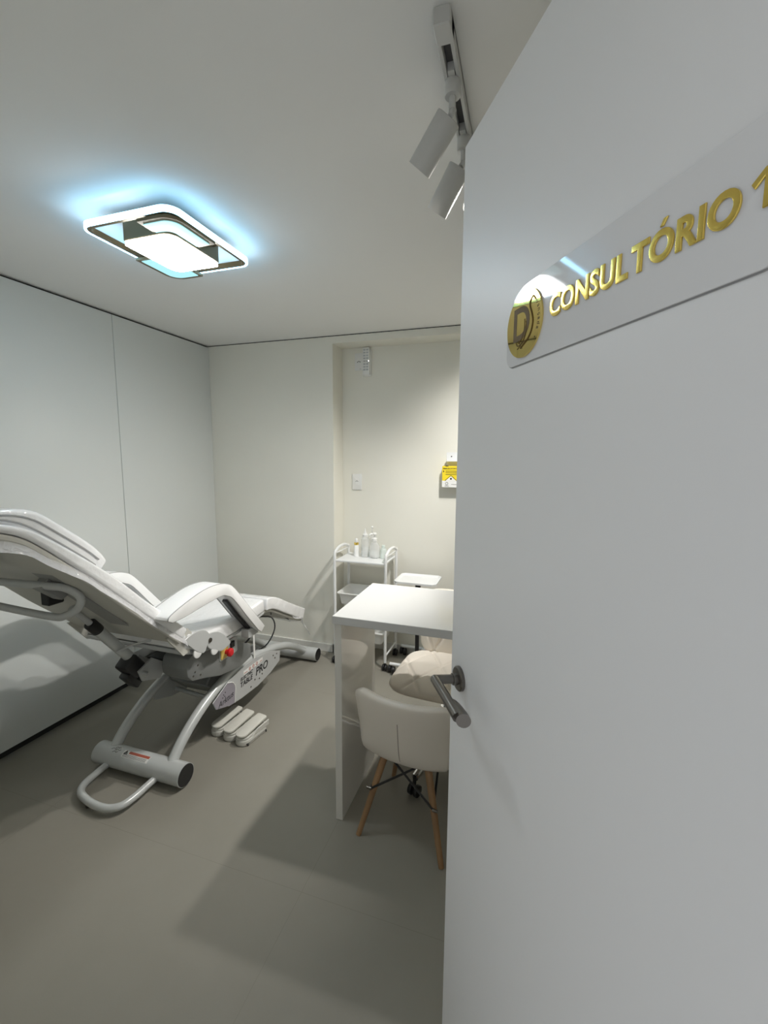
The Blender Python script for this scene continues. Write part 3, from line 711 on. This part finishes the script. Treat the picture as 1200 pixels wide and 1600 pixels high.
g = MB()
f = MB(); f._merge(cushion(-.205, .205, -.19, .17, -.022, .022, .05, .010, quilt))
f.rot(Matrix.Translation((.0, .235, .635)) @ Matrix.Rotation(rad(80), 4, 'X') @ Matrix.Rotation(0, 4, 'Z')); f.build('backrest', 'pu_cream', oc, sharp=80)
MB().prism([(.10, .40), (.20, .405), (.265, .44), (.27, .60), (.262, .60), (.255, .45), (.19, .415), (.10, .41)], 0, -.03, .03).build('back_support', 'chrome', oc)
MB().cyl((0, 0, .10), (0, 0, .30), .026, 24).cyl((0, 0, .28), (0, 0, .40), .014, 20).build('gas_column', 'chrome', oc)
MB().box((-.09, -.09, .405), (.09, .10, .432), .006, 1).build('seat_plate', 'black', oc)
for k in range(5):
    a = rad(-106+72*k)
    e = Vector((math.cos(a)*.27, math.sin(a)*.27, .085))
    l = MB().tube([(math.cos(a)*.015, math.sin(a)*.015, .135), (math.cos(a)*.14, math.sin(a)*.14, .112), tuple(e)], [.022, .017], 14, smooth=4).build('base_arm', 'chrome', oc)
    tq = Vector((-math.sin(a), math.cos(a), 0))
    c = MB().cyl(e+Vector((0, 0, -.03)), e+Vector((0, 0, .008)), .008, 12)
    for s in (-1, 1): c.cyl(Vector((e.x, e.y, .0265))+tq*s*.006, Vector((e.x, e.y, .0265))+tq*s*.024, .0265, 20, .004)
    c.build('castor', 'black', l)

# ------------------------------------------------------------------ trolley in the niche
tr = thing('trolley', 'white metal trolley with three shelves carrying the bottles in the niche', 'trolley', (-1.06, 2.94, 0))
TX0, TX1, TY0, TY1 = -1.270, -.888, 2.800, 3.060
for x in (TX0, TX1):
    MB().tube([(x, TY0, .055), (x, TY0, .5), (x, TY0, .795), (x, TY0+.02, .828), (x, TY0+.07, .848), (x, TY0+.13, .852), (x, TY1-.07, .848), (x, TY1-.02, .828), (x, TY1, .795), (x, TY1, .5), (x, TY1, .055)], .0105, 14, smooth=4).build('side_frame', 'white_metal', tr)
    MB().tube([(x, TY0, .10), (x, TY1, .10)], .006, 10).build('cross_rail', 'white_metal', tr)
    MB().tube([(x, TY0+.01, .814), (x, TY1-.01, .814)], .004, 8).build('cross_rail', 'white_metal', tr)
MB().box((TX0+.006, TY0-.005, .758), (TX1-.008, TY1+.005, .772), .003, 1).build('top_shelf', 'white_metal', tr)
def tray(z, h, nm):
    x0, x1, y0, y1 = TX0+.012, TX1-.012, TY0-.006, TY1-.01
    t = bmesh.new(); S_ = []
    for (ins, zz) in ((.0, z), (.0, z-.006), (.010, z-.008), (.024, z-h), (.028, z-h+.004), (.016, z-.006), (.012, z)):
        S_.append([t.verts.new((p[0], p[1], zz)) for p in rrect(x0+ins, y0+ins, x1-ins, y1-ins, .02, 4)])
    for a, b in list(zip(S_, S_[1:]))+[(S_[-1], S_[0])]:
        m = len(a)
        if (a is S_[3]): continue
        for k in range(m): t.faces.new([a[k], a[(k+1) % m], b[(k+1) % m], b[k]])
    t.faces.new(S_[3]); t.faces.new(S_[4][::-1])
    bmesh.ops.recalc_face_normals(t, faces=t.faces)
    f = MB(); f._merge(t); return f.build(nm, 'white_plastic', tr)
tray(.530, .085, 'shelf_tray'); tray(.262, .085, 'shelf_tray')
for x in (TX0, TX1):
    for y in (TY0, TY1):
        c = MB().cyl((x, y, .03), (x, y, .06), .008, 12)
        for s in (-1, 1): c.cyl((x+s*.004, y-.008, .023), (x+s*.017, y-.008, .023), .023, 18, .003)
        c.build('castor', 'black', tr)

# bottles on the trolley
SHZ = .772
b1 = thing('dropper_bottle', 'slim white serum bottle with gold collar and white cap on the trolley', 'bottle', (-1.165, 2.955, SHZ))
MB().lathe((-1.165, 2.955, SHZ), [(.017, 0), (.0185, .002), (.0185, .080), (.0165, .084)], 24).build('bottle_body', 'label_white', b1)
MB().lathe((-1.165, 2.955, SHZ+.084), [(.0165, 0), (.017, .002), (.017, .017), (.013, .019)], 24).build('collar', 'gold', b1)
MB().lathe((-1.165, 2.955, SHZ+.103), [(.0115, 0), (.0115, .018), (.009, .026), (.004, .030)], 20).build('cap', 'white_plastic', b1)
b2 = thing('squeeze_bottle', 'clear squeeze bottle with pointed white nozzle, left of the pump bottle', 'bottle', (-1.096, 2.955, SHZ))
MB().lathe((-1.096, 2.955, SHZ), [(.028, 0), (.030, .003), (.030, .130), (.027, .142), (.018, .150), (.016, .154)], 28).build('bottle_body', 'clear', b2)
MB().lathe((-1.096, 2.955, SHZ+.002), [(.0275, 0), (.0285, .003), (.0285, .070), (.0275, .071)], 28).build('liquid', 'frosted', b2)
MB().lathe((-1.096, 2.955, SHZ+.150), [(.019, 0), (.020, .002), (.020, .016), (.010, .022), (.006, .038), (.0025, .060)], 24).build('nozzle_cap', 'white_plastic', b2)
b3 = thing('pump_bottle', 'rounded clear pump bottle with white pump head', 'bottle', (-1.020, 2.945, SHZ))
MB().lathe((-1.020, 2.945, SHZ), [(.036, 0), (.040, .004), (.043, .030), (.043, .065), (.038, .090), (.028, .108), (.017, .118), (.016, .124)], 32, .8).build('bottle_body', 'clear', b3)
MB().lathe((-1.020, 2.945, SHZ+.004), [(.035, 0), (.037, .003), (.0395, .030), (.0395, .042), (.039, .043)], 32, .8).build('liquid', 'frosted', b3)
MB().lathe((-1.020, 2.945, SHZ+.122), [(.019, 0), (.0195, .002), (.0195, .020), (.015, .024), (.008, .026), (.008, .045), (.0165, .047), (.0175, .056), (.010, .063)], 24).tube([(-1.020, 2.945, SHZ+.174), (-1.040, 2.930, SHZ+.176), (-1.050, 2.922, SHZ+.168)], .0065, 10, smooth=3).build('pump_head', 'white_plastic', b3)
b4 = thing('small_bottle', 'small pale mint bottle, rightmost on the trolley', 'bottle', (-.952, 2.945, SHZ))
MB().lathe((-.952, 2.945, SHZ), [(.020, 0), (.0225, .003), (.0225, .062), (.018, .072), (.010, .077)], 24).build('bottle_body', 'mint', b4)
MB().lathe((-.952, 2.945, SHZ+.076), [(.0125, 0), (.0125, .018), (.010, .021)], 20).build('cap', 'mint', b4)
b5 = thing('spray_bottle', 'tall clear bottle with thin white tip behind the pump bottle', 'bottle', (-1.062, 3.015, SHZ))
MB().lathe((-1.062, 3.015, SHZ), [(.024, 0), (.026, .003), (.026, .125), (.020, .140), (.010, .150)], 24).build('bottle_body', 'clear', b5)
MB().lathe((-1.062, 3.015, SHZ+.150), [(.011, 0), (.011, .012), (.005, .016), (.004, .055), (.004, .056)], 18).build('neck', 'clear', b5)
MB().sphere((-1.062, 3.015, SHZ+.212), .009).build('tip', 'white_plastic', b5)

# ------------------------------------------------------------------ tray stand
ts = thing('tray_stand', 'small white tray on black post with rolling base, between trolley and table', 'stand', (-.67, 2.88, 0))
ZT = .668
t = bmesh.new(); S_ = []
c8 = lambda i: [(-.820+i, 2.775+i*.5), (-.795+i, 2.750+i), (-.553-i, 2.750+i), (-.528-i, 2.775+i*.5), (-.528-i, 2.965-i*.5), (-.553-i, 2.990-i), (-.795+i, 2.990-i), (-.820+i, 2.965-i*.5)]
for ins, zz in ((0, ZT), (0, ZT-.012), (.012, ZT-.016), (.016, ZT-.013), (.006, ZT-.004), (.004, ZT)):
    S_.append([t.verts.new((p[0], p[1], zz)) for p in c8(ins)])
for k_, (a, b) in enumerate(list(zip(S_, S_[1:]))+[(S_[-1], S_[0])]):
    if k_ == 2: continue
    for k in range(8): t.faces.new([a[k], a[(k+1) % 8], b[(k+1) % 8], b[k]])
t.faces.new(S_[2]); t.faces.new(S_[3][::-1]); bmesh.ops.recalc_face_normals(t, faces=t.faces)
f = MB(); f._merge(t); f.build('tray', 'white_metal', ts)
MB().cyl((-.675, 2.87, .40), (-.675, 2.87, ZT-.015), .019, 20).cyl((-.675, 2.87, .07), (-.675, 2.87, .42), .014, 20).build('post', 'black', ts)
MB().box((-.72, 2.83, ZT-.020), (-.63, 2.91, ZT-.0155)).build('tray_bracket', 'black', ts)
for y in (2.775, 3.085):
    MB().tube([(-.845, y, .066), (-.50, y, .066)], .0115, 12).build('base_bar', 'white_metal', ts)
MB().tube([(-.675, 2.775, .066), (-.675, 3.085, .066)], .0115, 12).build('base_bar', 'white_metal', ts)
for y in (2.775, 3.085):
    for x in (-.832, -.51):
        c = MB().cyl((x, y, .03), (x, y, .066), .007, 12)
        for s in (-1, 1): c.cyl((x+s*.006, y-.01*s, .027), (x+s*.026, y-.01*s, .027), .027, 20, .004)
        c.build('castor', 'black', ts)

# ------------------------------------------------------------------ wall fittings in the niche
def plate(name, label, cat, x0, x1, z0, z1, mark):
    t_ = thing(name, label, cat, ((x0+x1)/2, YN, z0))
    MB().prism(rrect(x0, z0, x1, z1, .006), 1, YN-.009, YN, .003, 2).build('cover_plate', 'white_plastic', t_)
    mark(t_, (x0+x1)/2, (z0+z1)/2)
    return t_
def m_switch(t_, x, z):
    MB().box((x-.013, YN-.0115, z-.024), (x+.013, YN-.008, z+.024), .002, 1).build('rocker', 'white_plastic', t_)
    f = MB().grid(lambda u, v: (x-.011+.022*u, YN-.0119, z+.002+.006*math.sin(u*PI)+(v-.5)*.003), 10, 2); f.build('mark', 'black_print', t_)
plate('light_switch', 'white light switch plate on the niche wall above the trolley', 'switch', -1.262, -1.183, 1.249, 1.371, m_switch)
def m_socket(t_, x, z):
    b = MB()
    for k in range(3): b.cyl((x-.010+.010*k, YN-.0115, z-.002+(.004 if k == 1 else 0)), (x-.010+.010*k, YN-.0085, z-.002+(.004 if k == 1 else 0)), .0034, 12)
    b.build('socket_holes', 'black_print', t_)
    MB().cyl((x+.012, YN-.0112, z-.052), (x+.012, YN-.0085, z-.052), .004, 12).build('plate_screw', 'chrome', t_)
plate('socket', 'white wall socket plate beside the wall mounted remote control', 'socket', -1.240, -1.172, 2.134, 2.257, m_socket)
rc = thing('remote_control', 'white remote control standing upright on the niche wall under the lintel', 'remote control', (-1.138, YN, 2.09))
MB().box((-1.172, YN-.012, 2.088), (-1.108, YN, 2.275), .004, 2).build('holder', 'white_plastic', rc)
rb = MB().prism(rrect(-1.169, 2.094, -1.116, 2.290, .006), 1, YN-.032, YN-.012, .004, 2).build('remote_body', 'white_plastic', rc)
b = MB()
for r_ in range(8):
    for c_ in range(2): b.box((-1.163+c_*.022, YN-.0335, 2.266-r_*.020), (-1.146+c_*.022, YN-.0318, 2.277-r_*.020), .001, 1)
b.build('buttons', 'button_dark', rb)
MB().cyl((-1.122, YN-.034, 2.192), (-1.122, YN-.0315, 2.192), .003, 12).build('led', 'led_white', rb)
# sharps box on its white holder
sx = thing('sharps_holder', 'white wall bracket with screw above the yellow sharps box', 'bracket', (-.485, YN, 1.40))
MB().box((-.541, YN-.004, 1.474), (-.40, YN, 1.536), .0015, 1).box((-.541, YN-.060, 1.4715), (-.40, YN, 1.4745)).box((-.535, YN-.008, 1.285), (-.42, YN, 1.474)).build('holder_plate', 'white_metal', sx)
MB().cyl((-.505, YN-.006, 1.506), (-.505, YN-.0035, 1.506), .0045, 14).build('screw', 'black', sx)
sb = thing('sharps_box', 'yellow and white cardboard sharps box hanging on the niche wall beside the door', 'box', (-.48, YN-.05, 1.292))
bxm = MB().box((-.555, YN-.085, 1.338), (-.415, YN-.009, 1.440), .0015, 1).build('box_body', 'yellow_card', sb)
MB().box((-.555, YN-.0855, 1.292), (-.415, YN-.009, 1.3378), .0015, 1).build('white_base', 'white_card', sb)
YF = YN-.0857
MB().prism([(-.530, 1.3375), (-.455, 1.3375), (-.4925, 1.370)], 1, YF-.0006, YF+.0006).build('white_triangle', 'white_card', bxm)
t = MB()
WM = lambda x, z: basis((x, YF-.0008, z), (1, 0, 0), (0, 0, 1), (0, -1, 0))
text(t, 'PERFUROCORTANTE', .0135, .0002, WM(-.549, 1.418), bold=.0002)
for k in range(3): t.box((-.530, YF-.001, 1.404-k*.012), (-.42, YF, 1.407-k*.012))
t.box((-.548, YF-.001, 1.398), (-.541, YF, 1.408)).tube([(-.535, YF-.0005, 1.338), (-.4925, YF-.0005, 1.3755), (-.45, YF-.0005, 1.338)], .0014, 6)
t.cyl((-.4925, YF-.001, 1.352), (-.4925, YF, 1.352), .007, 16).box((-.532, YF-.001, 1.4385), (-.512, YF, 1.4425)).build('print', 'black_print', bxm)
t = MB().tube([(-.521+.009*math.cos(q*PI/6), YF-.0008, 1.319+.009*math.sin(q*PI/6)) for q in range(12)], .0022, 6, closed=True)
t.box((-.535, YF-.0012, 1.300), (-.507, YF-.0002, 1.304)).box((-.49, YF-.0012, 1.312), (-.42, YF-.0002, 1.315)).build('logo_print', 'grey_print', sb)

# ------------------------------------------------------------------ world (the corridor's light through the doorway), camera
W = bpy.data.worlds.new('corridor_light'); SC.world = W; W.use_nodes = True
W.node_tree.nodes['Background'].inputs[0].default_value = (.97, .985, 1.0, 1)
W.node_tree.nodes['Background'].inputs[1].default_value = .50

yaw, pitch, roll, fpx = 0.31181731, 0.12524073, 0.00606277, 682.95
fw = Vector((-math.sin(yaw)*math.cos(pitch), math.cos(yaw)*math.cos(pitch), -math.sin(pitch)))
r0 = Vector((math.cos(yaw), math.sin(yaw), 0)); u0 = r0.cross(fw)
rt = r0*math.cos(roll)+u0*math.sin(roll); up = rt.cross(fw)
cam = bpy.data.cameras.new('camera'); co = bpy.data.objects.new('camera', cam); COL.objects.link(co)
co.matrix_world = basis((0, 0, 1.5), rt, up, -fw)
cam.sensor_fit = 'VERTICAL'; cam.sensor_height = 24; cam.lens = 24*fpx/1600; cam.clip_start = .01
SC.camera = co
SC.view_settings.view_transform = 'Standard'; SC.view_settings.look = 'None'; SC.view_settings.gamma = 1; SC.view_settings.use_curve_mapping = False
SC.view_settings.exposure = .31
SC.cycles.max_bounces = 10; SC.cycles.diffuse_bounces = 5; SC.cycles.transparent_max_bounces = 16
SC.cycles.caustics_reflective = False; SC.cycles.caustics_refractive = False; SC.cycles.sample_clamp_indirect = 4
SC.cycles.use_denoising = True
